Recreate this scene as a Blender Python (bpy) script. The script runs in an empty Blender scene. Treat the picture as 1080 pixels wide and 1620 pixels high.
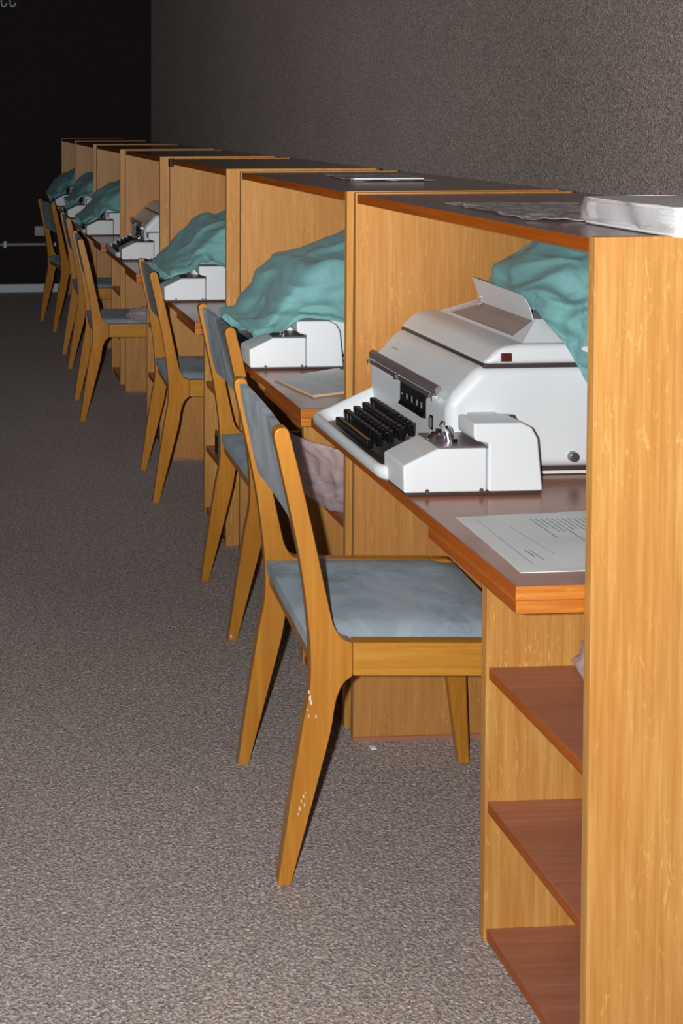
import bpy, bmesh, math, random
from mathutils import Vector, Matrix, noise

S = bpy.context.scene
C = S.collection
# ------------------------------------------------------------------ camera
CAM_H = 1.416
YAW, PITCH, ROLL, FPX, PX, PY = 0.0514, 0.0329, -0.0037, 1931.2, 14.24, 248.19
fw = Vector((math.sin(YAW)*math.cos(PITCH), math.cos(YAW)*math.cos(PITCH), -math.sin(PITCH)))
rt = Vector((math.cos(YAW), -math.sin(YAW), 0)); up = rt.cross(fw)
r2 = rt*math.cos(ROLL)+up*math.sin(ROLL); u2 = -rt*math.sin(ROLL)+up*math.cos(ROLL)
cd = bpy.data.cameras.new('camera'); cam = bpy.data.objects.new('camera', cd); C.objects.link(cam)
m = Matrix((r2, u2, -fw)).transposed().to_4x4(); m.translation = (0, 0, CAM_H)
cam.matrix_world = m
cd.sensor_fit = 'HORIZONTAL'; cd.sensor_width = 36; cd.lens = FPX/1080*36
cd.shift_x = (540-PX)/1080; cd.shift_y = (PY-810)/1080
cd.clip_start = .05; cd.clip_end = 60
S.camera = cam
# ------------------------------------------------------------------ world, light, exposure
w = bpy.data.worlds.new('world'); S.world = w; w.use_nodes = True
w.node_tree.nodes['Background'].inputs[0].default_value = (.55, .6, .8, 1)
w.node_tree.nodes['Background'].inputs[1].default_value = .012
FLASH = Vector((-.085, .0, CAM_H+.01))
ld = bpy.data.lights.new('flash', 'POINT'); ld.energy = 245; ld.shadow_soft_size = .016; ld.color = (1, .98, .97)
lo = bpy.data.objects.new('flash', ld); lo.location = FLASH; C.objects.link(lo)
sd = bpy.data.lights.new('added_far_spot', 'SPOT'); sd.energy = 320; sd.shadow_soft_size = .016; sd.color = (1, .98, .97)  # extra spot added at the flash position to lift the far carrels
sd.spot_size = math.radians(42); sd.spot_blend = 1.0
so = bpy.data.objects.new('added_far_spot', sd); so.location = FLASH; C.objects.link(so)
so.rotation_euler = (Vector((1.05, 8.2, 1.28))-FLASH).to_track_quat('-Z', 'Y').to_euler()
S.view_settings.view_transform = 'Standard'; S.view_settings.look = 'None'
S.view_settings.gamma = 1; S.view_settings.use_curve_mapping = False
S.view_settings.exposure = 0.0

# ------------------------------------------------------------------ materials
def lin(c):
    return tuple(((v/255)/12.92 if v/255 <= .04045 else ((v/255+.055)/1.055)**2.4) for v in c)+(1,)
def newmat(name):
    mt = bpy.data.materials.new(name); mt.use_nodes = True
    nt = mt.node_tree; b = nt.nodes['Principled BSDF']
    return mt, nt, b
def N(nt, t, **k):
    n = nt.nodes.new(t)
    for a, v in k.items():
        if a.startswith('i_'): n.inputs[a[2:].replace('_', ' ')].default_value = v
        else: setattr(n, a, v)
    return n
def ramp(nt, src, stops):
    r = nt.nodes.new('ShaderNodeValToRGB'); e = r.color_ramp.elements
    while len(e) < len(stops): e.new(.5)
    for x, (p, c) in zip(e, stops): x.position = p; x.color = c
    nt.links.new(src, r.inputs[0]); return r.outputs[0]
def mix(nt, f, a, b, mode='MIX'):
    n = nt.nodes.new('ShaderNodeMix'); n.data_type = 'RGBA'; n.blend_type = mode
    for s, v in ((0, f), (6, a), (7, b)):
        if hasattr(v, 'is_output') or isinstance(v, bpy.types.NodeSocket): nt.links.new(v, n.inputs[s])
        else: n.inputs[s].default_value = v
    return n.outputs[2]
def coords(nt, scale, seed=True):
    tc = N(nt, 'ShaderNodeTexCoord'); mp = N(nt, 'ShaderNodeMapping'); mp.inputs['Scale'].default_value = scale
    src = tc.outputs['Object']
    if seed:
        oi = N(nt, 'ShaderNodeObjectInfo'); ml = N(nt, 'ShaderNodeVectorMath', operation='SCALE'); ml.inputs[0].default_value = (7.3, 5.1, 9.7)
        nt.links.new(oi.outputs['Random'], ml.inputs['Scale'])
        ad = N(nt, 'ShaderNodeVectorMath', operation='ADD'); nt.links.new(src, ad.inputs[0]); nt.links.new(ml.outputs[0], ad.inputs[1]); src = ad.outputs[0]
    nt.links.new(src, mp.inputs['Vector']); return mp.outputs[0]
def wood(name, light, dark, axis='z', fleck=.5, rough=.42, fleckcol=None, grain=1.0):
    mt, nt, b = newmat(name)
    def sc(a, l):
        return {'z': (a, a, l), 'x': (l, a, a), 'y': (a, l, a)}[axis]
    n1 = N(nt, 'ShaderNodeTexNoise', i_Scale=1.0, i_Detail=6.0, i_Roughness=.62, i_Distortion=.35); nt.links.new(coords(nt, sc(150*grain, 5)), n1.inputs['Vector'])
    n2 = N(nt, 'ShaderNodeTexNoise', i_Scale=1.0, i_Detail=5.0, i_Distortion=2.2); nt.links.new(coords(nt, sc(14, 1.1)), n2.inputs['Vector'])
    n3 = N(nt, 'ShaderNodeTexNoise', i_Scale=1.0, i_Detail=3.0, i_Distortion=1.6); nt.links.new(coords(nt, sc(115, 24)), n3.inputs['Vector'])
    n4 = N(nt, 'ShaderNodeTexNoise', i_Scale=1.0, i_Detail=2.0); nt.links.new(coords(nt, sc(5, 3)), n4.inputs['Vector'])
    base = ramp(nt, n1.outputs[0], [(.25, lin(dark)), (.7, lin(light))])
    base2 = mix(nt, ramp(nt, n2.outputs[0], [(.35, (0, 0, 0, 1)), (.66, (.62, .62, .62, 1))]), base, lin(dark))
    fc = lin(fleckcol) if fleckcol else lin([min(255, int(c*1.07)+14) for c in light])
    msk = mix(nt, 1.0, ramp(nt, n3.outputs[0], [(.60, (0, 0, 0, 1)), (.68, (fleck,)*3+(1,))]), ramp(nt, n4.outputs[0], [(.42, (0, 0, 0, 1)), (.6, (1, 1, 1, 1))]), 'MULTIPLY')
    col = mix(nt, msk, base2, fc)
    nt.links.new(col, b.inputs['Base Color']); b.inputs['Roughness'].default_value = rough
    bp = N(nt, 'ShaderNodeBump', i_Strength=.12, i_Distance=.001); nt.links.new(n1.outputs[0], bp.inputs['Height']); nt.links.new(bp.outputs[0], b.inputs['Normal'])
    return mt
def plain(name, col, rough=.5, metal=0.0, bump=None, coat=0.0, spec=.5):
    mt, nt, b = newmat(name)
    b.inputs['Base Color'].default_value = lin(col); b.inputs['Roughness'].default_value = rough; b.inputs['Metallic'].default_value = metal
    b.inputs['Coat Weight'].default_value = coat; b.inputs['Specular IOR Level'].default_value = spec
    n = N(nt, 'ShaderNodeTexNoise', i_Scale=(bump or (8, 0))[0], i_Detail=4.0); nt.links.new(coords(nt, (1, 1, 1)), n.inputs['Vector'])
    c2 = mix(nt, ramp(nt, n.outputs[0], [(.35, (0, 0, 0, 1)), (.75, (.12, .12, .12, 1))]), lin(col), lin([c*.7 for c in col]))
    nt.links.new(c2, b.inputs['Base Color'])
    if bump and bump[1]:
        bp = N(nt, 'ShaderNodeBump', i_Strength=bump[1], i_Distance=.002); nt.links.new(n.outputs[0], bp.inputs['Height']); nt.links.new(bp.outputs[0], b.inputs['Normal'])
    return mt
def pile(name, c1, c2, c3, scale, strength, dist, large):
    mt, nt, b = newmat(name)
    v = coords(nt, (1, 1, 1), False)
    n1 = N(nt, 'ShaderNodeTexNoise', i_Scale=scale, i_Detail=3.0, i_Roughness=.7, i_Distortion=.8); nt.links.new(v, n1.inputs['Vector'])
    n2 = N(nt, 'ShaderNodeTexVoronoi', i_Scale=scale*1.1); nt.links.new(v, n2.inputs['Vector'])
    n3 = N(nt, 'ShaderNodeTexNoise', i_Scale=1.6, i_Detail=5.0); nt.links.new(v, n3.inputs['Vector'])
    a = ramp(nt, n1.outputs[0], [(.36, lin(c1)), (.52, lin(c2)), (.68, lin(c3))])
    a = mix(nt, ramp(nt, n3.outputs[0], [(.4, (0, 0, 0, 1)), (.7, (large,)*3+(1,))]), a, lin(c1))
    nt.links.new(a, b.inputs['Base Color']); b.inputs['Roughness'].default_value = .95; b.inputs['Specular IOR Level'].default_value = .15
    b.inputs['Sheen Weight'].default_value = .25; b.inputs['Sheen Roughness'].default_value = .6
    bp = N(nt, 'ShaderNodeBump', i_Strength=strength, i_Distance=dist); nt.links.new(n1.outputs[0], bp.inputs['Height'])
    bp2 = N(nt, 'ShaderNodeBump', i_Strength=strength*.7, i_Distance=dist, invert=True); nt.links.new(n2.outputs['Distance'], bp2.inputs['Height'])
    nt.links.new(bp.outputs[0], bp2.inputs['Normal']); nt.links.new(bp2.outputs[0], b.inputs['Normal'])
    return mt
def film(name, opacity, col=(225, 215, 222)):
    mt, nt, b = newmat(name)
    b.inputs['Base Color'].default_value = lin(col); b.inputs['Roughness'].default_value = .18; b.inputs['Specular IOR Level'].default_value = 1.0
    tr = N(nt, 'ShaderNodeBsdfTransparent'); mx = N(nt, 'ShaderNodeMixShader')
    n = N(nt, 'ShaderNodeTexNoise', i_Scale=14.0, i_Detail=6.0, i_Distortion=2.0); nt.links.new(coords(nt, (1, 1, 1)), n.inputs['Vector'])
    f = ramp(nt, n.outputs[0], [(.3, (opacity*.6,)*3+(1,)), (.62, (opacity,)*3+(1,)), (.72, (min(1, opacity*1.9),)*3+(1,))])
    nt.links.new(f, mx.inputs[0]); nt.links.new(tr.outputs[0], mx.inputs[1]); nt.links.new(b.outputs[0], mx.inputs[2])
    bp = N(nt, 'ShaderNodeBump', i_Strength=.5, i_Distance=.004); nt.links.new(n.outputs[0], bp.inputs['Height']); nt.links.new(bp.outputs[0], b.inputs['Normal'])
    nt.links.new(mx.outputs[0], nt.nodes['Material Output'].inputs[0])
    return mt

M = {}
M['veneer'] = wood('oak_veneer', (216, 168, 96), (184, 122, 52), 'z', .42)
M['veneer_in'] = wood('oak_veneer_stained', (208, 156, 90), (184, 124, 62), 'z', .42, .4)
M['lipping'] = wood('orange_lipping', (194, 106, 30), (156, 72, 14), 'y', .15, .35)
M['lipping_x'] = wood('orange_lipping_end', (214, 142, 58), (170, 92, 24), 'x', .3, .35)
M['desk'] = wood('brown_varnished_top', (170, 114, 90), (146, 92, 70), 'x', .0, .22)
M['shelfwood'] = wood('red_brown_shelf', (176, 118, 94), (152, 94, 70), 'x', .15, .36)
M['topdark'] = wood('dark_brown_top', (158, 124, 118), (128, 98, 94), 'x', .0, .2)
M['chair'] = wood('golden_varnished_beech', (204, 144, 56), (176, 114, 38), 'z', .2, .26, grain=.7)
M['chair_x'] = wood('golden_varnished_beech_rail', (212, 156, 66), (184, 122, 42), 'x', .25, .26, grain=.7)
M['white'] = plain('white_enamel', (232, 239, 243), .36, bump=(5, 0))
M['white2'] = plain('off_white_enamel', (222, 225, 230), .42)
M['black'] = plain('black_plastic', (22, 22, 26), .22)
M['blackmatte'] = plain('black_recess', (14, 12, 14), .6)
M['grey'] = plain('grey_metal', (134, 124, 128), .34, .35)
M['outlet'] = plain('taupe_window', (170, 154, 148), .45)
M['deck'] = plain('grey_deck', (128, 118, 118), .5)
M['darkbase'] = plain('dark_brown_base', (72, 60, 60), .45)
M['chrome'] = plain('bright_chrome', (225, 225, 230), .14, 1.0)
M['steel'] = plain('dull_steel', (150, 145, 145), .35, .8)
M['redbrown'] = plain('dark_red_button', (92, 38, 34), .3)
M['paper'] = plain('white_paper', (232, 236, 237), .7)
M['ink'] = plain('grey_ink', (140, 150, 155), .8)
M['cream'] = plain('cream_page_edge', (214, 190, 160), .7)
M['rawedge'] = plain('raw_pink_edge', (176, 120, 98), .8)
M['film'] = film('clear_film', .62, (232, 228, 230))
M['bag'] = film('lilac_bag', .42, (222, 205, 214))
M['printred'] = plain('red_print', (190, 70, 60), .5)
M['printblue'] = plain('blue_print', (70, 110, 190), .5)
M['baseboard'] = plain('pale_blue_grey_paint', (214, 222, 232), .5)
M['conduit'] = plain('galvanised_conduit', (150, 145, 148), .5, .2)
M['mark'] = plain('white_symbol', (220, 215, 210), .5)
M['ceiling'] = plain('ceiling_paint', (60, 56, 56), .8)
M['green'] = plain('grey_green_plastic', (92, 110, 100), .35)
M['carpet'] = pile('floor_carpet', (102, 88, 83), (180, 164, 157), (238, 226, 219), 170, .9, .004, .15)
M['wall'] = pile('wall_fabric', (96, 80, 76), (186, 166, 159), (252, 236, 228), 230, .95, .004, .15)
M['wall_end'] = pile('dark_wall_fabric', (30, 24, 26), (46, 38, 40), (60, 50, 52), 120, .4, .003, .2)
# velvet
mt, nt, b = newmat('blue_grey_velvet'); M['velvet'] = mt
n = N(nt, 'ShaderNodeTexNoise', i_Scale=6.0, i_Detail=7.0, i_Distortion=.7, i_Roughness=.72); nt.links.new(coords(nt, (1, 1.0, .5)), n.inputs['Vector'])
n2 = N(nt, 'ShaderNodeTexNoise', i_Scale=400.0, i_Detail=2.0); nt.links.new(coords(nt, (1, 1, 1)), n2.inputs['Vector'])
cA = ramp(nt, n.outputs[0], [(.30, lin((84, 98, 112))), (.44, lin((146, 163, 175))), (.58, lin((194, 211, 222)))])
cB = mix(nt, .12, cA, n2.outputs[1], 'OVERLAY')
nt.links.new(cB, b.inputs['Base Color']); b.inputs['Roughness'].default_value = .9
b.inputs['Sheen Weight'].default_value = .05; b.inputs['Specular IOR Level'].default_value = .1
bp = N(nt, 'ShaderNodeBump', i_Strength=.25, i_Distance=.001); nt.links.new(n2.outputs[0], bp.inputs['Height']); nt.links.new(bp.outputs[0], b.inputs['Normal'])
vs = mt.copy(); vs.name = 'pale_velvet_seat'; M['velvet_seat'] = vs
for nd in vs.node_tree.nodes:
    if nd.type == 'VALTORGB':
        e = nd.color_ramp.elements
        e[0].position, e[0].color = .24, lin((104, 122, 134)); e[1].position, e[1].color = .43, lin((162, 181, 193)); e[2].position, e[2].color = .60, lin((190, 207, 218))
# cloth
mt, nt, b = newmat('teal_cotton'); M['cloth'] = mt
n = N(nt, 'ShaderNodeTexNoise', i_Scale=600.0, i_Detail=2.0); nt.links.new(coords(nt, (1, 1, 1)), n.inputs['Vector'])
cA = ramp(nt, n.outputs[0], [(.3, lin((110, 162, 163))), (.7, lin((134, 186, 186)))])
nt.links.new(cA, b.inputs['Base Color']); b.inputs['Roughness'].default_value = .9; b.inputs['Specular IOR Level'].default_value = .15
b.inputs['Sheen Weight'].default_value = .1
bp = N(nt, 'ShaderNodeBump', i_Strength=.15, i_Distance=.0006); nt.links.new(n.outputs[0], bp.inputs['Height']); nt.links.new(bp.outputs[0], b.inputs['Normal'])

# ------------------------------------------------------------------ builders
def obj(name, bm, mats, parent=None, bevel=0, seg=2, smooth=True, ang=40):
    me = bpy.data.meshes.new(name); bmesh.ops.recalc_face_normals(bm, faces=bm.faces); bm.to_mesh(me); bm.free()
    for mm in (mats if isinstance(mats, (list, tuple)) else [mats]): me.materials.append(mm)
    o = bpy.data.objects.new(name, me); C.objects.link(o)
    if parent: o.parent = parent
    if smooth:
        for p in me.polygons: p.use_smooth = True
        me.set_sharp_from_angle(angle=math.radians(ang))
    if bevel:
        md = o.modifiers.new('bevel', 'BEVEL'); md.width = bevel; md.segments = seg; md.limit_method = 'ANGLE'; md.angle_limit = math.radians(32)
        md.harden_normals = False
        for p in me.polygons: p.use_smooth = True
        me.set_sharp_from_angle(angle=math.radians(180)) if seg > 1 else None
        wn = o.modifiers.new('wn', 'WEIGHTED_NORMAL'); wn.keep_sharp = False
    return o
def box(bm, x0, x1, y0, y1, z0, z1, mi=0):
    vs = [bm.verts.new((x, y, z)) for x in (x0, x1) for y in (y0, y1) for z in (z0, z1)]
    fs = [bm.faces.new([vs[i] for i in f]) for f in ((0, 1, 3, 2), (4, 6, 7, 5), (0, 4, 5, 1), (2, 3, 7, 6), (0, 2, 6, 4), (1, 5, 7, 3))]
    for f in fs: f.material_index = mi
    return fs
def bx(*a):
    bm = bmesh.new(); box(bm, *a); return bm
def prism(pts, y0, y1, bm=None):          # pts in xz, extruded along y
    bm = bm or bmesh.new()
    a = [bm.verts.new((x, y0, z)) for x, z in pts]; c = [bm.verts.new((x, y1, z)) for x, z in pts]
    n = len(pts)
    bm.faces.new(a); bm.faces.new(c[::-1])
    for i in range(n): bm.faces.new((a[i], c[i], c[(i+1) % n], a[(i+1) % n]))
    return bm
def cyl(bm, p0, p1, r0, r1=None, n=12, cap=True):
    p0, p1 = Vector(p0), Vector(p1); r1 = r0 if r1 is None else r1
    d = (p1-p0).normalized(); a = d.orthogonal().normalized(); b_ = d.cross(a)
    A = [bm.verts.new(p0+(a*math.cos(t)+b_*math.sin(t))*r0) for t in [2*math.pi*i/n for i in range(n)]]
    B = [bm.verts.new(p1+(a*math.cos(t)+b_*math.sin(t))*r1) for t in [2*math.pi*i/n for i in range(n)]]
    for i in range(n): bm.faces.new((A[i], A[(i+1) % n], B[(i+1) % n], B[i]))
    if cap: bm.faces.new(A[::-1]); bm.faces.new(B)
def tube(bm, pts, r, n=8):
    rings = []; pts = [Vector(p) for p in pts]
    for i, p in enumerate(pts):
        d = (pts[min(i+1, len(pts)-1)]-pts[max(i-1, 0)]).normalized(); a = Vector((0, 1, 0)) if abs(d.y) < .9 else Vector((1, 0, 0))
        a = (a-d*a.dot(d)).normalized(); b_ = d.cross(a)
        rings.append([bm.verts.new(p+(a*math.cos(t)+b_*math.sin(t))*r) for t in [2*math.pi*k/n for k in range(n)]])
    for A, B in zip(rings, rings[1:]):
        for k in range(n): bm.faces.new((A[k], A[(k+1) % n], B[(k+1) % n], B[k]))
    bm.faces.new(rings[0][::-1]); bm.faces.new(rings[-1])
def catmull(pts, n=4, closed=False):
    out = []; L = len(pts); V = [Vector(p) for p in pts]
    rng = range(L if closed else L-1)
    for i in rng:
        p0 = V[(i-1) % L] if closed or i > 0 else V[0]; p1 = V[i]; p2 = V[(i+1) % L]; p3 = V[(i+2) % L] if closed or i+2 < L else V[-1]
        for k in range(n):
            t = k/n
            out.append(.5*((2*p1)+(p2-p0)*t+(2*p0-5*p1+4*p2-p3)*t*t+(3*p1-p0-3*p2+p3)*t**3))
    if not closed: out.append(V[-1])
    return out
def thing(name, label, cat, loc=(0, 0, 0), rz=0, group=None):
    o = bpy.data.objects.new(name, None); C.objects.link(o); o.empty_display_size = .1
    o.location = loc; o.rotation_euler = (0, 0, rz); o['label'] = label; o['category'] = cat
    if group: o['group'] = group
    return o
def tag(o, label, cat, group=None):
    o['label'] = label; o['category'] = cat
    if group: o['group'] = group
    return o
def struct(o): o['kind'] = 'structure'; return o
def dup(root, loc, rz, label, skip=()):
    r = root.copy(); C.objects.link(r); r.location = loc; r.rotation_euler = (0, 0, rz); r['label'] = label
    for ch in list(root.children):
        if ch.name.split('.')[0] in skip: continue
        c = ch.copy(); C.objects.link(c); c.parent = r
        for g in list(ch.children):
            d = g.copy(); C.objects.link(d); d.parent = c
    return r

# ------------------------------------------------------------------ room
YE = 9.80; XW = 1.655; ZC = 2.85
struct(obj('floor', bx(-4, XW+.1, -2.5, YE+.1, -.08, 0), M['carpet'], smooth=False))
struct(obj('wall_right', bx(XW, XW+.1, -2.5, YE, 0, ZC), M['wall'], smooth=False))
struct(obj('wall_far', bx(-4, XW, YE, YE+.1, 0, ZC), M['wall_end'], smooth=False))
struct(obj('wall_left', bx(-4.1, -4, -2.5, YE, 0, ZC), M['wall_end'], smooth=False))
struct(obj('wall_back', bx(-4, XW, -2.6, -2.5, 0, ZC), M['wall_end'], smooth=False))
struct(obj('ceiling', bx(-4, XW, -2.5, YE, ZC, ZC+.08), M['ceiling'], smooth=False))
struct(obj('baseboard_far', bx(-4, XW, YE-.015, YE, 0, .066), M['baseboard'], bevel=.003))

# ------------------------------------------------------------------ carrels
Y0 = [1.6702, 2.7339, 3.9323, 5.1737, 6.3675, 7.5503, 8.6253]
W = 1.0045; XP = .912; XB = 1.407; ZT = 1.2435; ZD = .7407; XD = .812; T = .018
PB = .331                                                  # pedestal inner board
def veneer_panel(name, par, y, mat):
    return obj(name, bx(XP, XB, y, y+T, 0, ZT), mat, par, bevel=.0012, seg=1)
def make_carrel(label):
    t = thing('study_carrel', label, 'study carrel', (0, Y0[0], 0), 0, 'oak study carrels in a row along the wall')
    veneer_panel('side_panel', t, 0, M['veneer'])
    veneer_panel('side_panel', t, W, M['veneer_in'])
    obj('base_strip', bx(XP+.002, XB, W-.004, W, 0, .010), M['rawedge'], t, smooth=False)
    bm = bmesh.new(); fs = box(bm, XP+.002, XB+.018, T, W, ZT-.024, ZT-.003)
    for f in fs:
        f.normal_update()
        if abs(f.normal.z) < .5: f.material_index = 1
    obj('top_board', bm, [M['topdark'], M['lipping']], t, bevel=.001, seg=1)
    obj('back_panel', bx(XB-.012, XB, T, W, .05, ZT-.024), M['veneer_in'], t, smooth=False)
    # desk top: notched between the panels, projecting past them
    bm = bmesh.new(); fs = box(bm, XD, XB-.012, T+.001, W-.001, ZD-.022, ZD)
    for f in fs:
        f.normal_update()
        if abs(f.normal.x) > .5: f.material_index = 1
        if abs(f.normal.y) > .5: f.material_index = 2
    obj('desk_top', bm, [M['desk'], M['lipping'], M['lipping_x']], t, bevel=.0015, seg=1)
    bm = bmesh.new(); fs = box(bm, XD+.001, XB-.012, T+.002, PB+.01, ZD-.042, ZD-.022)
    for f in fs:
        f.normal_update()
        if abs(f.normal.x) > .5: f.material_index = 1
    obj('desk_support', bm, [M['lipping_x'], M['lipping']], t, bevel=.0015, seg=1)
    obj('pedestal_board', bx(XP, XB-.012, PB, PB+.020, 0, ZD-.042), M['veneer'], t, bevel=.001, seg=1)
    for zs in (.477, .2455, .024):
        bm = bmesh.new(); fs = box(bm, XP+.004, XB-.012, T, PB, zs-.020, zs)
        for f in fs:
            f.normal_update()
            if abs(f.normal.x) > .5: f.material_index = 1
        obj('shelf', bm, [M['shelfwood'], M['lipping']], t, bevel=.001, seg=1)
    obj('apron', bx(1.30, 1.318, PB+.02, W, ZD-.20, ZD-.022), M['veneer_in'], t, smooth=False)
    return t
CL = ['nearest oak carrel, its full end panel filling the right side, paper block on top',
      'second oak carrel from the camera, with a plastic sleeve lying flat on its top',
      'third oak carrel from the camera, with a small black bracket at its far top corner',
      'middle oak carrel holding the second uncovered white typewriter',
      'oak carrel just beyond the one with the uncovered middle typewriter',
      'next to last oak carrel of the row, in the dark far part',
      'last oak carrel of the row, standing beside the dark end wall']
car = make_carrel(CL[0])
carrels = [car]+[dup(car, (0, Y0[i], 0), 0, CL[i]) for i in range(1, 7)]
# black corner bracket on the third carrel
obj('corner_bracket', bx(XP-.004, XP+.014, W-.012, W+.02, ZT-.034, ZT-.001), M['blackmatte'], carrels[2], bevel=.001)
obj('bracket_edge', bx(XP+.014, XP+.017, W-.012, W-.006, ZT-.030, ZT-.004), M['mark'], carrels[2], smooth=False)

# ------------------------------------------------------------------ chairs
def make_chair(label):
    t = thing('wooden_chair', label, 'chair', (0, 0, 0), 0, 'golden wooden chairs with blue grey velvet seats')
    ox = .614
    rear = [(.602, 0), (.6245, .156), (.647, .30), (.6585, .36), (.6605, .42), (.655, .50), (.639, .614), (.615, .73), (.5925, .832)]
    top = [(.5935, .841), (.600, .8475), (.609, .849), (.617, .8455), (.6205, .838)]
    front = [(.640, .76), (.663, .6615), (.6945, .515), (.704, .482), (.718, .461), (.737, .4535)]
    low = [(.737, .3915), (.720, .377), (.707, .345), (.697, .2845), (.671, .18), (.6256, 0)]
    def out(*chains):
        pts = []
        for ch in chains:
            pts += [(p.x-ox, p.y) for p in catmull([Vector((a, b_, 0)) for a, b_ in ch], 3)]
        return pts
    leg_rear = out(rear, top, front, low)
    leg_front = [(a-ox, b_) for a, b_ in [(1.020, .4535), (1.052, .4535), (1.062, .451), (1.069, .444), (1.073, .43), (1.078, .38), (1.098, .20), (1.107, 0), (1.083, 0), (1.056, .195), (1.045, .32), (1.038, .36), (1.032, .380), (1.02, .3915)]]
    rail = [(a-ox, b_) for a, b_ in [(.7375, .4535), (1.0195, .4535), (1.0195, .3915), (.7375, .3915)]]
    for y in (0, .42):
        obj('leg', prism(leg_rear, y, y+.03), M['chair'], t, bevel=.0065, seg=3)
        obj('leg', prism(leg_front, y+.001, y+.029), M['chair'], t, bevel=.005, seg=2)
        obj('side_rail', prism(rail, y, y+.03), M['chair_x'], t, bevel=.0035, seg=2)
    obj('back_rail', bx(.668-ox, .684-ox, .03, .42, .398, .442), M['chair'], t, bevel=.002)
    obj('front_rail', bx(1.030-ox, 1.048-ox, .03, .42, .40, .445), M['chair'], t, bevel=.002)
    # seat pad
    bm = bmesh.new(); nx, ny = 14, 14; x0, x1, y0, y1 = .662-ox, 1.066-ox, .0315, .4185; g = {}
    for i in range(nx+1):
        for j in range(ny+1):
            a, b_ = i/nx, j/ny
            e = (1-(2*a-1)**6)*(1-(2*b_-1)**6)
            zz = .452+.017*e**.6 - .006*math.exp(-((a-.45)**2+(b_-.5)**2)*7)
            g[i, j] = bm.verts.new((x0+(x1-x0)*a, y0+(y1-y0)*b_, zz+(.004 if a > .9 else 0)*-1))
    for i in range(nx):
        for j in range(ny): bm.faces.new((g[i, j], g[i+1, j], g[i+1, j+1], g[i, j+1]))
    r = bmesh.ops.extrude_face_region(bm, geom=bm.faces[:])
    for v in [q for q in r['geom'] if isinstance(q, bmesh.types.BMVert)]: v.co.z = .428
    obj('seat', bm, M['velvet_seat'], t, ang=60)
    # back rest: padded plywood shell between the posts
    bm = bmesh.new(); g = {}
    nz, ny = 10, 14
    for side in (0, 1):
        for i in range(nz+1):
            for j in range(ny+1):
                a, b_ = i/nz, j/ny
                z = .642+(.838-.642)*a; zc = .0
                # follow the post lean
                xr = .6405+(.5985-.6405)*a
                bow = .007*(1-(2*b_-1)**2)
                e = min(1, 6*min(a, 1-a, )+.25)*1.0
                x = xr+bow*.6+(.002+.0*e if side == 0 else .022-.004*(1-e))
                if side == 0: x += .003*(1-e)
                g[side, i, j] = bm.verts.new((x-ox, .0305+(.4195-.0305)*b_, z))
    for side in (0, 1):
        for i in range(nz):
            for j in range(ny):
                q = [g[side, i, j], g[side, i+1, j], g[side, i+1, j+1], g[side, i, j+1]]; bm.faces.new(q)
    for i in range(nz):
        for j in (0, ny): bm.faces.new((g[0, i, j], g[0, i+1, j], g[1, i+1, j], g[1, i, j]))
    for j in range(ny):
        for i in (0, nz): bm.faces.new((g[0, i, j], g[0, i, j+1], g[1, i, j+1], g[1, i, j]))
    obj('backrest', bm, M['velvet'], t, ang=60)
    return t
chair = make_chair('')
feet = [(.6138, 2.1708, .6406, 2.5905), (.7647, 3.2141, .7797, 3.6452), (.7594, 4.3919, .7842, 4.8419), (.6265, 5.5999, .6445, 6.0434), (.6875, 6.7772, .6841, 7.1971), (.7058, 7.9665, .6631, 8.3672)]
HL = ['nearest wooden chair, pale blue grey seat, white paint chips on its long rear leg',
      'second wooden chair from the camera, white chip at the foot of its far rear leg',
      'third wooden chair from the camera, pushed toward the teal covered third typewriter',
      'wooden chair with a plastic bag on its seat, in front of the uncovered middle typewriter',
      'wooden chair just beyond the one with the bag, in dim light',
      'farthest wooden chair, turned slightly away, next to the grey wall box']
for i, (a, b_, c, d) in enumerate(feet):
    rz = -math.atan2(c-a, d-b_)
    if i in (4, 5): rz = (math.radians(-1), math.radians(7))[i-4]
    if i == 0: chair.location = (a, b_, 0); chair.rotation_euler = (0, 0, rz); chair['label'] = HL[0]; chairs = [chair]
    else: chairs.append(dup(chair, (a, b_, 0), rz, HL[i]))
# paint chips on the first and second chair
def chips(par, spots, seed):
    random.seed(seed); bm = bmesh.new()
    for (x, z, s) in spots:
        k = 7; c = [bm.verts.new((x+s*(.5+.6*random.random())*math.cos(2*math.pi*i/k)*.55, -.0006, z+s*(.5+.9*random.random())*math.sin(2*math.pi*i/k)*1.2)) for i in range(k)]
        f = bm.faces.new(c); r = bmesh.ops.extrude_face_region(bm, geom=[f])
        for v in [q for q in r['geom'] if isinstance(q, bmesh.types.BMVert)]: v.co.y = .0008
    o = obj('paint_chips', bm, M['mark'], par, smooth=False); o['label'] = 'white paint chips'
chips(chairs[0], [(.045, .352, .006), (.047, .342, .004), (.043, .362, .003), (.043, .318, .0025), (.056, .317, .003), (.040, .33, .002), (.030, .16, .003), (.034, .168, .003), (.027, .145, .004), (.036, .152, .003), (.024, .135, .0025), (.037, .175, .002)], 3)
chips(chairs[1], [(-.004, .012, .006)], 4)

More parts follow.
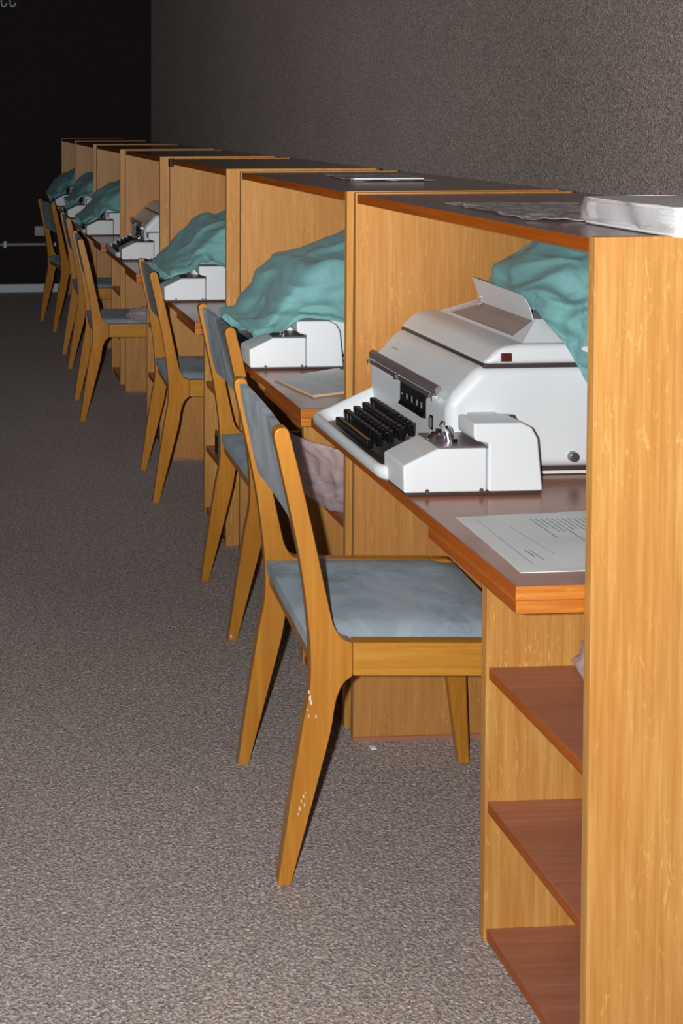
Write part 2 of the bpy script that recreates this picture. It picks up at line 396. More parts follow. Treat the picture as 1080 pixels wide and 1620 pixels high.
# ------------------------------------------------------------------ typewriters (teleprinters); coordinates relative to the carrel's near face
def make_typewriter(label):
    t = thing('typewriter', label, 'typewriter', (0, 0, ZD), 0, 'white typewriters on the carrel desks')
    z = lambda v: v-ZD
    YN, YF = .528, .955
    # main body under the seam
    prof = [(.925, .757), (.925, .884), (.986, .949), (1.275, .949), (1.275, .757)]
    bm = prism([(a, z(c)) for a, c in prof], YN, YF)
    o = obj('body', bm, M['white'], t, bevel=.021, seg=5)
    obj('base_plate', bx(.94, 1.26, YN+.012, YF-.018, z(.7495), z(.758)), M['darkbase'], t, bevel=.001)
    obj('white_strip', bx(1.00, 1.232, YN+.016, YF-.03, z(.7425), z(.7495)), M['white'], t, bevel=.001)  # thin white strip below the dark base plate
    for fx in (.96, 1.22):
        for fy in (YN+.035, YF-.035):
            bm = bmesh.new(); cyl(bm, (fx, fy, 0), (fx, fy, .004), .009); obj('foot', bm, M['black'], t)
    # thin seam gap, then hood
    obj('seam', bx(.994, 1.265, YN+.006, YF-.006, z(.944), z(.954)), M['darkbase'], t, bevel=.004, seg=2)
    prof = [(.990, .9525), (1.026, .985), (1.06, .990), (1.255, .990), (1.275, .9525)]
    obj('hood', prism([(a, z(c)) for a, c in prof], YN+.001, YF-.001), M['white'], t, bevel=.012, seg=4)
    # raised paper outlet with a sunk window
    bm = bmesh.new()
    b0 = [(1.070, YN+.014, .988), (1.262, YN+.014, .988), (1.262, YF-.020, .988), (1.070, YF-.020, .988)]
    b1 = [(1.122, YN+.066, 1.026), (1.215, YN+.066, 1.026), (1.215, YF-.105, 1.026), (1.122, YF-.105, 1.026)]
    A = [bm.verts.new((x, y, z(c))) for x, y, c in b0]; B = [bm.verts.new((x, y, z(c))) for x, y, c in b1]
    bm.faces.new(B); bm.faces.new(A[::-1])
    for i in (0, 1, 2): bm.faces.new((A[i], A[i+1], B[i+1], B[i]))
    # front slope split round the window
    w0 = [(1.0775, YN+.067, .9943), (1.0775, YF-.066, .9943), (1.1195, YF-.108, 1.0239), (1.1195, YN+.070, 1.0239)]
    Wv = [bm.verts.new((x, y, z(c))) for x, y, c in w0]
    D = [bm.verts.new((x+dx, y, z(c)-dz)) for (x, y, c), dx, dz in zip(w0, (.006, .006, .003, .003), (.0005, .0005, .008, .008))]
    bm.faces.new((A[0], A[3], Wv[1], Wv[0])); bm.faces.new((A[3], B[3], Wv[2], Wv[1])); bm.faces.new((B[3], B[0], Wv[3], Wv[2])); bm.faces.new((B[0], A[0], Wv[0], Wv[3]))
    for i in range(4):
        f = bm.faces.new((Wv[i], Wv[(i+1) % 4], D[(i+1) % 4], D[i])); f.material_index = 1
    f = bm.faces.new(D); f.material_index = 1
    obj('paper_outlet', bm, [M['white'], M['outlet']], t, ang=20)
    # standing flap
    fl = [(YN+.065, .0), (YN+.068, .026), (YN+.078, .040), (YN+.095, .046), (YN+.308, .052), (YN+.290, .002)]
    bm = bmesh.new(); L = []
    for yy, hh in fl:
        L.append((1.1155-.012*hh/.05, yy, z(1.0235)+hh))
    a = [bm.verts.new(p) for p in L]; c = [bm.verts.new((p[0]+.0022, p[1], p[2])) for p in L]
    bm.faces.new(a); bm.faces.new(c[::-1])
    for i in range(len(a)): bm.faces.new((a[i], a[(i+1) % len(a)], c[(i+1) % len(a)], c[i]))
    obj('paper_flap', bm, M['white2'], t, smooth=False)
    bm = bmesh.new()
    for dy, dz in ((.285, .012), (.283, -.001)): cyl(bm, (1.118, YN+dy, z(1.0235)+dz), (1.108, YN+dy, z(1.0235)+dz), .0035)
    obj('hinge_screw', bm, M['chrome'], t)
    # button, knob
    obj('button', bx(1.024, 1.045, YN-.0015, YN+.006, z(.9585), z(.9745)), M['redbrown'], t, bevel=.002)
    bm = bmesh.new(); cyl(bm, (1.162, YN-.010, z(.780)), (1.162, YN+.004, z(.780)), .009, .0105, 20); obj('lock_knob', bm, M['steel'], t, bevel=.0015)
    # front trim strip and its lower lip
    bm = bmesh.new(); v = [(.9205, .8975), (.9285, .9045), (.934, .897), (.9225, .885)]
    obj('trim_strip', prism([(a, z(c)) for a, c in v], YN+.052, YF-.012, bm), M['grey'], t, bevel=.001)
    obj('trim_lip', prism([(.9185, z(.8825)), (.925, z(.8825)), (.925, z(.876)), (.9185, z(.8765))], YN+.066, YF-.018), M['steel'], t, smooth=False)
    bm = bmesh.new()
    for yy in (YN+.052, YN+.072, YN+.245, YF-.024): box(bm, .915, .926, yy, yy+.006, z(.874), z(.884))
    obj('strip_clip', bm, M['chrome'], t, smooth=False)
    # indicator window with five white signs
    bm = prism([(.9235, z(.876)), (.927, z(.876)), (.927, z(.828)), (.9235, z(.828))], YN+.104, YN+.236)
    wn = obj('indicator_window', bm, M['blackmatte'], t, smooth=False)
    bm = bmesh.new()
    for k in range(5): prism([(.918, z(.829)), (.924, z(.839)), (.924, z(.829))], YN+.106+k*.026, YN+.106+k*.026+.0235, bm)
    obj('indicator_key', bm, M['black'], wn, smooth=False)
    bm = bmesh.new()
    for k, kind in enumerate('x.o.-'):
        cy = YN+.118+k*.026+(.003 if k == 0 else 0); cz = z(.8505); x0, x1 = .9226, .9236
        def bar(dy0, dz0, dy1, dz1, w_=.0016):
            p, q = Vector((0, dy0, dz0)), Vector((0, dy1, dz1)); n_ = (q-p).cross(Vector((1, 0, 0))).normalized()*w_
            vv = [bm.verts.new((x, cy+e.y, cz+e.z)) for x in (x0, x1) for e in (p-n_, p+n_, q+n_, q-n_)]
            bm.faces.new(vv[:4]); bm.faces.new(vv[4:][::-1])
        if kind == 'x': bar(-.004, -.005, .004, .005); bar(.004, -.005, -.004, .005)
        elif kind == '-': bar(-.003, 0, .004, 0)
        elif kind == 'o': bar(0, -.006, 0, .006, .0028)
        else: bar(0, -.006, 0, .006, .0018); bar(-.0035, 0, .0035, 0, .003)
    obj('signs', bm, M['mark'], wn, smooth=False)
    obj('slot', bx(.9235, .927, YN+.069, YN+.083, z(.815), z(.842)), M['blackmatte'], t, smooth=False)
    obj('slot_lever', bx(.920, .9236, YN+.073, YN+.080, z(.819), z(.838)), M['grey'], t, smooth=False)
    # little maker's mark on the slope
    bm = bmesh.new(); random.seed(5)
    def sl(y_, s_): return (.9405+.0003+s_*.684-.0012, y_, z(.9007)+s_*.729+.0009)
    for k in range(8):
        a0 = YF-.075+.0042*k-.018
        for (ya, sa, yb, sb) in ((a0, .020, a0+.001, .0255), (a0+.001, .0225, a0+.0032, .0235)):
            q = [sl(ya, sa), sl(ya+.0012, sa), sl(yb+.0012, sb), sl(yb, sb)]; bm.faces.new([bm.verts.new(p) for p in q])
    q = [sl(YF-.066, .027), sl(YF-.0645, .027), sl(YF-.0695, .038), sl(YF-.071, .038)]; bm.faces.new([bm.verts.new(p) for p in q])
    obj('maker_mark', bm, M['grey'], t, smooth=False)
    # keyboard tray: rounded shell with a sunken well
    bm = bmesh.new()
    X0, X1, ya, yb = .787, .932, YN-.030, YF-.012
    def rr(x0, x1, y0, y1, r, zz0, zz1, n=6):
        pts = []
        for cx, cy, a0 in ((x0+r, y0+r, math.pi), (x0+r, y1-r, math.pi/2)):
            for i in range(n+1):
                a = a0+(math.pi/2*i/n if cy == y0+r else math.pi/2*i/n)
                pts.append((a, cx, cy))
        out = []
        for i in range(n+1): a = 1.5*math.pi-math.pi/2*i/n; out.append((x0+r+r*math.cos(a), y0+r+r*math.sin(a)))
        for i in range(n+1): a = math.pi-math.pi/2*i/n; out.append((x0+r+r*math.cos(a), y1-r+r*math.sin(a)))
        out = [(x1, y0)]+out+[(x1, y1)]
        return [(x, y, zz0+(zz1-zz0)*max(0, (x-x0)/(x1-x0))**1.5) for x, y in out]
    rings = [rr(X0+.010, X1, ya+.008, yb-.008, .030, .745, .745), rr(X0+.002, X1, ya+.001, yb-.001, .037, .752, .755), rr(X0, X1, ya, yb, .04, .762, .812), rr(X0+.002, X1, ya+.002, yb-.002, .039, .769, .822),
             rr(X0+.007, X1, ya+.007, yb-.007, .036, .772, .826), rr(X0+.013, X1, ya+.013, yb-.013, .032, .771, .825),
             rr(X0+.021, X1-.001, ya+.026, yb-.028, .028, .762, .80), rr(X0+.026, X1-.002, ya+.034, yb-.034, .024, .757, .772)]
    R = [[bm.verts.new((x, y, z(zz))) for x, y, zz in r] for r in rings]
    for A, B in zip(R, R[1:]):
        for i in range(len(A)-1): bm.faces.new((A[i], A[i+1], B[i+1], B[i]))
    f = bm.faces.new(R[-1]); f.material_index = 1
    bm.faces.new(R[0][::-1])
    obj('keyboard_tray', bm, [M['white'], M['deck']], t, ang=50)
    # keys
    def key(cx, cy, ztop, sx=.0064, sy=.0072, hh=.026):
        bm = bmesh.new(); zt = z(ztop)
        lay = [(.80, zt-hh), (1.0, zt-.011), (1.0, zt-.002), (.9, zt), (.55, zt-.0012)]
        P = []
        for s_, h_ in lay:
            ring = []
            for i in range(12):
                a = 2*math.pi*i/12; c_, s2 = math.cos(a), math.sin(a)
                k_ = (abs(c_)**4+abs(s2)**4)**(-.25)
                ring.append(bm.verts.new((cx+sx*s_*c_*k_, cy+sy*s_*s2*k_, h_)))
            P.append(ring)
        for A, B in zip(P, P[1:]):
            for i in range(12): bm.faces.new((A[i], A[(i+1) % 12], B[(i+1) % 12], B[i]))
        bm.faces.new(P[-1]); bm.faces.new(P[0][::-1])
        return obj('key', bm, M['black'], t, ang=30)
    for r_, (x, zt, ys, ye, n_) in enumerate([(.846, .792, .668, .860, 10), (.864, .801, .658, .852, 10), (.881, .810, .645, .846, 11), (.899, .819, .640, .850, 11)]):
        for k in range(n_):
            key(x, ys+(ye-ys)*k/(n_-1), zt)
    obj('space_bar', bx(.8145, .8285, .652, .842, z(.765), z(.783)), M['black'], t, bevel=.003, seg=2)
    # tape punch box on the near side: low front part, tall rear part
    low = [(.805, .747), (.803, .796), (.8655, .826), (.955, .826), (.955, .747)]
    pu = obj('punch_box', prism([(a, z(c)) for a, c in low], .4285, .527), M['white'], t, bevel=.0045, seg=3)
    tall = [(.9575, .747), (.9575, .833), (.935, .838), (.9305, .845), (.9305, .870), (1.016, .870), (1.036, .861), (1.047, .842), (1.0565, .747)]
    obj('punch_cover', prism([(a, z(c)) for a, c in tall], .4285, .500), M['white'], t, bevel=.006, seg=3)
    obj('cover_seam', prism([(1.035, z(.750)), (1.0585, z(.748)), (1.0495, z(.845)), (1.037, z(.866)), (1.0, z(.868)), (.98, z(.85))], .4985, .505), M['darkbase'], t, smooth=False)
    obj('punch_cover_rear', prism([(.960, z(.75)), (.960, z(.866)), (1.012, z(.866)), (1.030, z(.858)), (1.042, z(.84)), (1.050, z(.75))], .504, .528), M['white2'], t, smooth=False)
    obj('punch_base', prism([(.809, z(.742)), (.806, z(.748)), (1.057, z(.748)), (1.054, z(.742))], .432, .527), M['darkbase'], t, bevel=.001)
    obj('punch_deck', bx(.868, .956, .431, .527, z(.825), z(.829)), M['grey'], t, smooth=False)
    for sx_ in (.846, .944):
        bm = bmesh.new(); cyl(bm, (sx_, .4265, z(.751)), (sx_, .4305, z(.751)), .0038, n=14); obj('screw', bm, M['steel'], pu)
    # chrome tape reader levers
    bm = bmesh.new()
    tube(bm, [(.868, .475, z(.830)), (.876, .478, z(.840)), (.892, .480, z(.838)), (.898, .482, z(.829))], .005, 8)
    tube(bm, [(.902, .470, z(.829)), (.898, .470, z(.846)), (.888, .472, z(.858)), (.892, .474, z(.862))], .0035, 8)
    tube(bm, [(.912, .474, z(.829)), (.906, .474, z(.850)), (.900, .474, z(.853))], .003, 8)
    obj('reader_lever', bm, M['chrome'], t)
    bm = bmesh.new(); box(bm, .904, .912, .455, .463, z(.829), z(.836)); box(bm, .893, .900, .500, .508, z(.829), z(.842)); obj('reader_knob', bm, M['black'], t, bevel=.001)
    return t
TL = ['open white typewriter nearest the camera, black keyboard and raised paper flap',
      'white typewriter under a teal cloth in the second carrel, behind the loose paper pad',
      'white typewriter under a dark teal cloth in the third carrel from the camera',
      'second open white typewriter, halfway down the row, black keyboard in view',
      'white typewriter under a dark green cloth, just beyond the open middle typewriter',
      'half hidden white typewriter with cloth over it in the next to last carrel',
      'farthest white typewriter, covered by a dark cloth in the last carrel']
tw = make_typewriter(TL[0])
DX = [0, -.003, -.016, .012, -.014, -.004, .012]; DY = [0, .018, .014, .045, .05, .05, .05]
tw.location = (DX[0], Y0[0], ZD)
SKIP = ('key', 'space_bar')
for i in range(1, 7):
    tc = dup(tw, (DX[i], Y0[i]+DY[i], ZD), 0, TL[i], skip=() if i in (3,) else ('key', 'paper_flap', 'hinge_screw', 'strip_clip', 'trim_lip', 'trim_strip'))
    if i != 3:
        for ch in tc.children:
            if ch.name.startswith('reader'): ch.location.z = -.014
    if i in (1, 2):
        for ch in tc.children:
            if ch.name.startswith(('keyboard_tray', 'space_bar')): ch.location.x = .028

# ------------------------------------------------------------------ cloths
def cloth(name, y0, dx, stations, label, seed, amp=.010, freq=1.0, tilt=2.0):
    """stations: x, list of (y, z) across from the far side over the ridge to the near hem"""
    random.seed(seed); NU, NV = 90, 80
    rows = []
    m_ = len(stations[0][1])
    cols = []
    for k in range(m_):
        cols.append(catmull([Vector((s[0]+(s[1][k][2] if len(s[1][k]) > 2 else 0), s[1][k][0], s[1][k][1])) for s in stations], 12))
    nu = len(cols[0]); bm = bmesh.new(); grid = []
    for u in range(nu):
        c = catmull([cols[k][u] for k in range(m_)], 14); grid.append(c)
    nv = len(grid[0]); off = Vector((seed*3.1, seed*1.7, seed*.9))
    P = [[None]*nv for _ in range(nu)]
    for u in range(nu):
        for v in range(nv):
            p = grid[u][v]
            a = grid[min(u+1, nu-1)][v]-grid[max(u-1, 0)][v]; b_ = grid[u][min(v+1, nv-1)]-grid[u][max(v-1, 0)]
            n_ = a.cross(b_)
            if n_.length > 1e-9: n_.normalize()
            if n_.z < 0: n_ = -n_
            # folds: sharp creases running mostly along the machine
            ed = min(1, min(u, nu-1-u)/6)*min(1, min(v, nv-1-v)/5+.25)
            q = Vector((p.x*4.2+p.z*tilt, (p.y-y0)*3.2, p.z*13-p.x*tilt*.6))*freq+off
            wrp = noise.noise_vector(Vector((p.x, p.y, p.z))*6+off)*.55
            f1 = 1-abs(noise.noise(q+wrp))*3.8
            f2 = 1-abs(noise.noise(q*1.9+wrp*1.3+Vector((3, 1, 2))))*2.6
            f4 = noise.noise(Vector((p.x*5, p.y*4, p.z*5))+off*2)
            f3 = noise.noise(q*4)
            d = amp*(.9*max(-.6, f1)**1 if True else 0)+amp*(.42*f2+.08*f3+.9*f4)
            d *= ed
            P[u][v] = p+n_*(d-amp*.1)
    V = [[bm.verts.new(P[u][v]+Vector((dx, 0, 0))) for v in range(nv)] for u in range(nu)]
    for u in range(nu-1):
        for v in range(nv-1): bm.faces.new((V[u][v], V[u+1][v], V[u+1][v+1], V[u][v+1]))
    o = obj(name, bm, M['cloth'], ang=180)
    md = o.modifiers.new('solid', 'SOLIDIFY'); md.thickness = .0015; md.offset = 1
    ss = o.modifiers.new('sub', 'SUBSURF'); ss.levels = 1; ss.render_levels = 1
    tag(o, label, 'cloth', 'teal cloths over the typewriters')
    return o
def covered(y0, pts, seed, label, dx=0, yr=.85):
    """pts: x, ridge z (at y0+yr), near hem z (at y ~ .45)"""
    st = []
    def lift(x):                                   # top of the machine under the cloth
        tab = [(.76, .80), (.80, .80), (.86, .825), (.905, .885), (.93, .918), (.985, .970), (1.03, 1.0), (1.07, 1.014), (1.12, 1.020), (1.4, 1.025)]
        for (a, b_), (c, d) in zip(tab, tab[1:]):
            if x <= c: return b_+(d-b_)*max(0, (x-a)/(c-a))
        return 1.015
    for x, zr, zh in pts:
        L = lift(x); L = max(min(L+.012, zr), zh+.010)
        hi = max(zr, L+.002)
        st.append((x, [(y0+.93, max(.752, zr-.15), .06), (y0+.905, zr-.045, .035), (y0+yr, hi), (y0+.70, hi*.75+max(L, min(zr-.012, L+.08))*.25), (y0+.58, max(L+.004, min(zr-.018, L+.05)) if L < zr-.02 else L), (y0+.518, L-.002), (y0+.498, zh*.45+L*.55), (y0+.474, zh+.012), (y0+.448, zh)]))
    return cloth('dust_cloth', y0, dx, st, label, seed)
def full(y0, ridge, hem, seed, label):
    def lerp(tab, x):
        for (a, b_), (c, d) in zip(tab, tab[1:]):
            if x <= c: return b_+(d-b_)*max(0, (x-a)/(c-a))
        return tab[-1][1]
    xs = [ridge[0][0]+.004, ridge[0][0]+.02, .80, .83, .86, .89, .92, .95, .98, 1.02, 1.06, 1.10, 1.15, 1.20, 1.26, 1.32, 1.37]
    xs = sorted(set([round(x, 3) for x in xs if x >= ridge[0][0]]))
    return covered(y0, [(x, lerp(ridge, x), lerp(hem, x)) for x in xs], seed, label)
full(Y0[1], [(.806, .790), (.822, .808), (.874, .844), (.89, .898), (.907, .941), (.934, .954), (.957, .993), (.977, 1.008), (1.014, 1.011), (1.055, 1.024), (1.088, 1.034), (1.123, 1.052), (1.19, 1.079), (1.3, 1.13), (1.38, 1.16)],
     [(.767, .816), (.789, .820), (.818, .833), (.851, .842), (.884, .842), (.908, .852), (.926, .872), (.938, .877), (.998, .874), (1.058, .862), (1.2, .84), (1.38, .80)], 2, 'teal cloth draped over the second typewriter, largest cloth in view after the nearest')
full(Y0[2], [(.806, .805), (.815, .813), (.824, .84), (.845, .865), (.878, .897), (.901, .932), (.934, .96), (.951, .982), (.972, 1.0), (1.002, 1.022), (1.025, 1.023), (1.047, 1.014), (1.073, 1.019), (1.103, 1.034), (1.25, 1.08), (1.38, 1.10)],
     [(.765, .803), (.784, .814), (.812, .828), (.84, .841), (.881, .846), (.904, .868), (.918, .88), (.962, .875), (1.014, .87), (1.2, .84), (1.38, .8)], 3, 'dark teal cloth humped over the typewriter in the third carrel')
R5 = [(.765, .775), (.794, .827), (.844, .879), (.882, .943), (.938, .988), (.988, 1.01), (1.033, 1.025), (1.15, 1.07), (1.38, 1.10)]
H5 = [(.736, .80), (.772, .81), (.797, .827), (.822, .841), (.861, .844), (.879, .876), (.922, .883), (.976, .872), (1.2, .84), (1.38, .8)]
full(Y0[4]+.04, R5, H5, 5, 'dark green cloth over the typewriter just beyond the open middle one')
full(Y0[5]+.04, [(.81, .775), (.83, .80), (.86, .87), (.89, .93), (.93, .985), (.97, 1.01), (1.02, 1.02), (1.1, 1.06), (1.38, 1.09)], H5, 6, 'dark green cloth in the next to last carrel, reaching down to the desk')
full(Y0[6]+.03, [(.775, .80), (.80, .84), (.85, .92), (.90, .955), (.95, .97), (1.0, 1.01), (1.1, 1.05), (1.38, 1.09)], H5, 7, 'farthest dark green cloth at the end of the row')
# bunched cloths behind the two open machines
def bunched(y0, seed, label):
    st = []
    for x, zt, zn, yn in [(1.128, 1.052, 1.030, .585), (1.142, 1.085, 1.000, .545), (1.158, 1.102, .965, .528), (1.178, 1.120, .925, .522), (1.200, 1.135, .895, .520), (1.235, 1.155, .865, .518), (1.270, 1.172, .845, .515), (1.310, 1.188, .83, .512), (1.35, 1.196, .82, .51), (1.383, 1.19, .81, .51)]:
        k = (zt-zn)
        st.append((x, [(y0+.93, zt-.12, .075), (y0+.90, zt-.03, .055), (y0+.83, zt, .012), (y0+.72, zt+.006), (y0+.62, zt-.012), (y0+yn+.04, zt-.22*k), (y0+yn+.012, zt-.6*k), (y0+yn-.006, zn)]))
    return cloth('dust_cloth', y0, 0, st, label, seed, amp=.014, freq=1.25, tilt=8)
bunched(Y0[0], 11, 'bright teal cloth bunched behind the nearest open typewriter')
bunched(Y0[3]+.02, 12, 'small visible corner of green cloth behind the open middle typewriter')

# ------------------------------------------------------------------ papers
def sheet(name, quad, z0, th, label, cat, mats, wav=.0012, n=16, seed=1):
    bm = bmesh.new(); q = [Vector((a, b_, 0)) for a, b_ in quad]; g = {}
    for i in range(n+1):
        for j in range(n+1):
            a, b_ = i/n, j/n
            p = q[0]*(1-a)*(1-b_)+q[1]*a*(1-b_)+q[2]*a*b_+q[3]*(1-a)*b_
            e = min(a, 1-a, b_, 1-b_)
            nz = abs(noise.noise(Vector((p.x*9, p.y*9, seed))))*wav*2
            g[i, j] = bm.verts.new((p.x+noise.noise(Vector((p.y*14, p.x*14, seed)))*.003, p.y, z0+th+nz))
    for i in range(n):
        for j in range(n): bm.faces.new((g[i, j], g[i+1, j], g[i+1, j+1], g[i, j+1]))
    r = bmesh.ops.extrude_face_region(bm, geom=bm.faces[:])
    vs = [v for v in r['geom'] if isinstance(v, bmesh.types.BMVert)]
    for v in vs: v.co.z = z0
    bm.normal_update()
    o = obj(name, bm, mats, smooth=False)
    for p in o.data.polygons:
        if abs(p.normal.z) < .5 and len(mats) > 1: p.material_index = 1
    return tag(o, label, cat)
def lines(par, segs, z0):
    bm = bmesh.new()
    for (x0, y0, x1, y1, w_) in segs:
        p, q = Vector((x0, y0, 0)), Vector((x1, y1, 0)); n_ = (q-p).cross(Vector((0, 0, 1))).normalized()*w_
        k = [bm.verts.new((e.x, e.y, z0)) for e in (p-n_, p+n_, q+n_, q-n_)]; bm.faces.new(k)
    return obj('printed_lines', bm, M['ink'], par, smooth=False)
pz = ZD+.0006
pa = sheet('paper_sheet', [(.843, 1.737), (1.17, 1.744), (1.17, 2.006), (.850, 1.985)], ZD, .0008, 'printed white form sheet lying on the nearest desk in front of the typewriter', 'paper', [M['paper']], seed=1)
sg = [(.875, 1.965, .872, 1.76, .0004), (.915, 1.925, .925, 1.80, .0004), (.895, 1.82, .897, 1.775, .0008), (.888, 1.82, .889, 1.79, .0012)]
random.seed(9)
for k in range(22):
    xx = .965+k*.009; y1_ = 1.96; L_ = .03+.09*random.random() if k < 8 else .05+.13*random.random()
    yy = y1_
    while yy > y1_-L_:
        d_ = .006+.014*random.random(); sg.append((xx, yy, xx+.0005, yy-d_, .0011)); yy -= d_+.003
lines(pa, sg, ZD+.0040)
for k in range(3): pass
pad = sheet('paper_pad', [(.835, 3.064), (.874, 2.864), (1.09, 2.95), (1.035, 3.167)], ZD, .005, 'thin pad of grey paper with cream edges on the second desk', 'paper pad', [M['paper'], M['cream']], seed=2)
lines(pad, [(.93, 3.03, .965, 2.93, .0005), (.99, 3.07, 1.03, 2.96, .0006), (.95, 2.99, 1.02, 3.02, .0005)], ZD+.0083)
# paper block on top of nearest carrel
bm = bmesh.new(); L = 34; g = []
bx0, bx1, by0, by1 = 1.024, 1.235, 1.662, 1.912
random.seed(21)
for k in range(L+1):
    zz = ZT-.002+.0435*k/L; e = random.uniform(-.0011, .0011)+(.004 if k == 0 else 0); f = random.uniform(-.001, .001)
    if k == L: e -= .001
    ring = []
    for (x, y) in ((bx0, by0), (bx1, by0), (bx1, by1), (bx0, by1)):
        sx_, sy_ = (1 if x == bx0 else -1), (1 if y == by0 else -1)
        r_ = .008
        for tt in range(4):
            a = math.pi/2*tt/3
            if (sx_, sy_) == (1, 1): px_, py_ = x+r_-r_*math.cos(a), y+r_-r_*math.sin(a)
            elif (sx_, sy_) == (-1, 1): px_, py_ = x-r_+r_*math.sin(a), y+r_-r_*math.cos(a)
            elif (sx_, sy_) == (-1, -1): px_, py_ = x-r_+r_*math.cos(a), y-r_+r_*math.sin(a)
            else: px_, py_ = x+r_-r_*math.sin(a), y-r_+r_*math.cos(a)
            ring.append((px_+sx_*e, py_+sy_*f))
    n_ = 10; full_ring = []
    for i in range(len(ring)):
        p, q = Vector(ring[i]), Vector(ring[(i+1) % len(ring)])
        m_ = n_ if (q-p).length > .05 else 1
        for s_ in range(m_):
            v = p+(q-p)*s_/m_
            dd = noise.noise(Vector((v.x*20, v.y*20, zz*60)))*.0016
            full_ring.append(bm.verts.new((v.x+dd, v.y+dd*.5, zz+noise.noise(Vector((v.x*12, v.y*12, 3)))*.002*(k/L))))
    g.append(full_ring)
for A, B in zip(g, g[1:]):
    for i in range(len(A)): bm.faces.new((A[i], A[(i+1) % len(A)], B[(i+1) % len(A)], B[i]))
bm.faces.new(g[-1]); bm.faces.new(g[0][::-1])
pb = obj('paper_block', bm, M['paper'], ang=15)
tag(pb, 'thick block of white paper in torn plastic wrap on top of the nearest carrel', 'paper block')
def crumple(name, poly, z0, h, label, cat, mat, seed, n=26, parent=None, third=None):
    """thin crumpled film spanning a quad"""
    bm = bmesh.new(); q = [Vector(p) if len(p) == 3 else Vector((p[0], p[1], z0)) for p in poly]; g = {}
    for i in range(n+1):
        for j in range(n+1):
            a, b_ = i/n, j/n
            p = q[0]*(1-a)*(1-b_)+q[1]*a*(1-b_)+q[2]*a*b_+q[3]*(1-a)*b_
            s = Vector((p.x*16, p.y*16, p.z*16+seed))
            r1 = 1-abs(noise.noise(s))*2.2; r2_ = 1-abs(noise.noise(s*2.3))*2
            ed = Vector((noise.noise(s*1.2+Vector((5, 0, 0))), noise.noise(s*1.2+Vector((0, 5, 0))), 0))*.018*(1 if min(a, b_, 1-a, 1-b_) < .12 else .4)
            g[i, j] = bm.verts.new((p.x+ed.x, p.y+ed.y, p.z+max(0.0006, h*(.6*r1+.4*r2_))))
    for i in range(n):
        for j in range(n): bm.faces.new((g[i, j], g[i+1, j], g[i+1, j+1], g[i, j+1]))
    o = obj(name, bm, mat, parent, ang=180)
    md = o.modifiers.new('solid', 'SOLIDIFY'); md.thickness = .0003
    if not parent: tag(o, label, cat)
    return o
crumple('plastic_wrap_edge', [(1.0225, 1.665, ZT+.004), (1.0225, 1.905, ZT+.004), (1.0215, 1.905, ZT+.040), (1.0215, 1.665, ZT+.040)], 0, .0015, '', '', M['film'], 8, parent=pb)
crumple('plastic_film', [(.955, 1.955), (1.05, 1.925), (1.22, 2.30), (.975, 2.34)], ZT-.0025, .007, 'crumpled clear plastic film lying on the nearest carrel top beside the paper block', 'plastic film', M['film'], 3)
crumple('plastic_sleeve', [(1.062, 3.175), (1.30, 3.17), (1.335, 3.50), (1.110, 3.515)], ZT-.0025, .005, 'clear plastic sleeve with white edge lying on the second carrel top', 'plastic sleeve', M['film'], 5)

# ------------------------------------------------------------------ plastic bags
def bag(name, centre, size, seed, label, mat, squash=.0):
    bm = bmesh.new(); bmesh.ops.create_icosphere(bm, subdivisions=5, radius=1.0)
    for v in bm.verts:
        d = v.co.copy(); s = d*1.7+Vector((seed, 0, seed*.3))
        r = 1+.30*(1-abs(noise.noise(s*.8))*2.5)*.6+.13*(1-abs(noise.noise(s*1.7))*2.5)
        v.co = Vector((d.x*size[0]*r, d.y*size[1]*r, d.z*size[2]*r))
        if v.co.z < -size[2]*.95: v.co.z = -size[2]*.95
        v.co += Vector(centre)
    o = obj(name, bm, mat, ang=180); return tag(o, label, 'plastic bag', None)
# large translucent bag hanging out of the second carrel's top shelf
def hanging(name, y0, label):
    bm = bmesh.new(); n = 44; g = {}
    top = [(.825, 3.02, .675), (.80, 2.93, .672), (.845, 2.82, .655), (.925, 2.762, .640)]
    mid = [(.850, 3.03, .60), (.835, 2.94, .585), (.880, 2.84, .56), (.945, 2.770, .545)]
    low = [(.905, 3.03, .53), (.880, 2.95, .495), (.900, 2.86, .482), (.960, 2.775, .482)]
    hem = [(.955, 3.03, .484), (.925, 2.94, .483), (.945, 2.86, .482), (.990, 2.775, .482)]
    cs = [catmull([Vector(p) for p in r], 14) for r in (top, mid, low, hem)]
    G = []
    for u in range(len(cs[0])):
        G.append(catmull([c[u] for c in cs], 12))
    for u, row in enumerate(G):
        for v, p in enumerate(row):
            s = Vector((p.x*22, p.y*14, p.z*22)); d = (1-abs(noise.noise(s))*2.2)*.010+(1-abs(noise.noise(s*2.4))*2)*.005
            row[v] = bm.verts.new(p+Vector((-d, -d*.5, 0)))
    for A, B in zip(G, G[1:]):
        for i in range(len(A)-1): bm.faces.new((A[i], B[i], B[i+1], A[i+1]))
    o = obj(name, bm, M['bag'], ang=180); md = o.modifiers.new('solid', 'SOLIDIFY'); md.thickness = .0004
    return tag(o, label, 'plastic bag')
hanging('plastic_bag', Y0[1], 'large crumpled see through plastic bag hanging out of the second carrel under its desk')
bag('plastic_bag', (1.075, 1.90, .515), (.045, .055, .042), 4, 'small clear plastic bag on the upper shelf of the nearest carrel', M['bag'])
b3 = bag('plastic_bag', (.925, 5.64, .492), (.075, .05, .028), 6, 'crumpled plastic bag with red and blue print on the seat of the fourth chair', M['bag'])
bm = bmesh.new(); box(bm, .955, .975, 5.585, 5.588, .455, .463); obj('red_print', bm, M['printred'], b3, smooth=False)
bm = bmesh.new(); box(bm, .955, .98, 5.584, 5.588, .445, .454); obj('blue_print', bm, M['printblue'], b3, smooth=False)
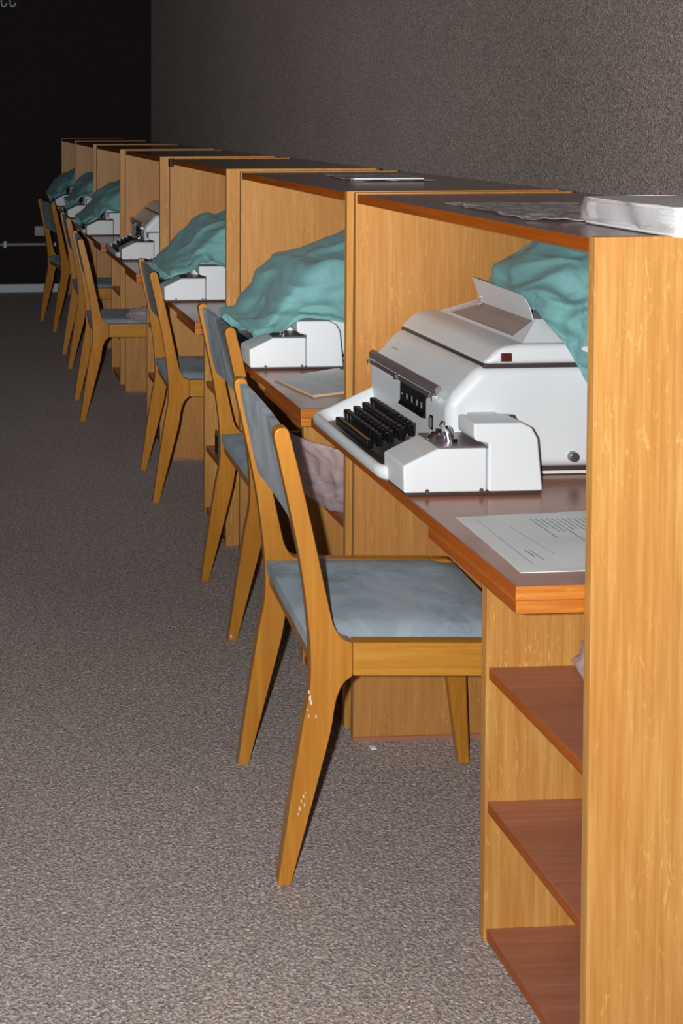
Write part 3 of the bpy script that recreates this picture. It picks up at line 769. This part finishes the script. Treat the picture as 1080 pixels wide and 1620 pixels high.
bm = bmesh.new(); cyl(bm, (1.060, 1.845, .498), (1.064, 1.852, .502), .007, .006, 10)
tag(obj('paper_scrap', bm, M['paper']), 'tiny white round scrap on the plastic bag of the nearest carrel shelf', 'scrap')
bm = bmesh.new(); box(bm, .938, .952, 2.632, 2.645, 0, .006); tag(obj('paper_scrap', bm, M['paper'], bevel=.002), 'tiny white paper scrap on the carpet under the nearest desk', 'scrap')
# small grey green gadget on a lower shelf of the third carrel
y_ = Y0[2]
gb = thing('desk_calendar_case', 'small grey green plastic case standing on the lower shelf edge of the third carrel', 'case', (.935, y_+.19, .2455))
obj('shell', bx(-.012, .012, -.03, .03, 0, .085), M['green'], gb, bevel=.004)
obj('face', bx(-.0135, -.0118, -.02, .02, .012, .072), M['blackmatte'], gb, bevel=.0005, seg=1)
gb.name = 'plastic_case'
# ------------------------------------------------------------------ far wall fittings
bm = bmesh.new(); cyl(bm, (-3.9, YE-.015, .387), (.872, YE-.015, .387), .014, n=12)
cp = tag(obj('cable_conduit', bm, M['conduit']), 'grey cable conduit running along the dark end wall', 'conduit')
bm = bmesh.new(); box(bm, .456, .480, YE-.034, YE, .362, .416); cc = obj('conduit_clip', bm, M['baseboard'], cp, bevel=.003)
bm = bmesh.new(); box(bm, .855, .880, YE-.034, YE, .372, .402); obj('conduit_end', bm, M['baseboard'], cp, bevel=.003)
jb = thing('junction_box', 'pale grey wall box low on the dark end wall left of the farthest chair', 'junction box', (.755, YE, .457))
obj('housing', bx(-.050, .045, -.045, 0, 0, .080), M['conduit'], jb, bevel=.004)
bm = bmesh.new(); cyl(bm, (-.02, -.049, .058), (-.02, -.044, .058), .007); obj('cover_screw', bm, M['baseboard'], jb)
rk = thing('hook_rack', 'dark wall rack with curved white hooks at the upper left corner', 'hook rack', (.45, YE, 2.30))
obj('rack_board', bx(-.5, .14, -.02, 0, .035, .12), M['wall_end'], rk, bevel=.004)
for k, hx in enumerate((.08, .01, -.06)):
    bm = bmesh.new(); pts = [(hx-.014, -.022, .05), (hx-.014, -.03, .03)]
    for a in range(0, 13): an = math.pi+math.pi*a/10*.95; pts.append((hx+.006+.020*math.cos(an), -.032, .016+.020*math.sin(an)))
    tube(bm, pts, .0065, 10); obj('hook', bm, M['baseboard'], rk)

sl_ = [o for o in bpy.data.objects if o.name.startswith('plastic_sleeve')][0]
bm = bmesh.new(); box(bm, 1.075, 1.262, 3.168, 3.196, ZT+.0035, ZT+.0065); obj('white_band', bm, M['paper'], sl_, smooth=False)
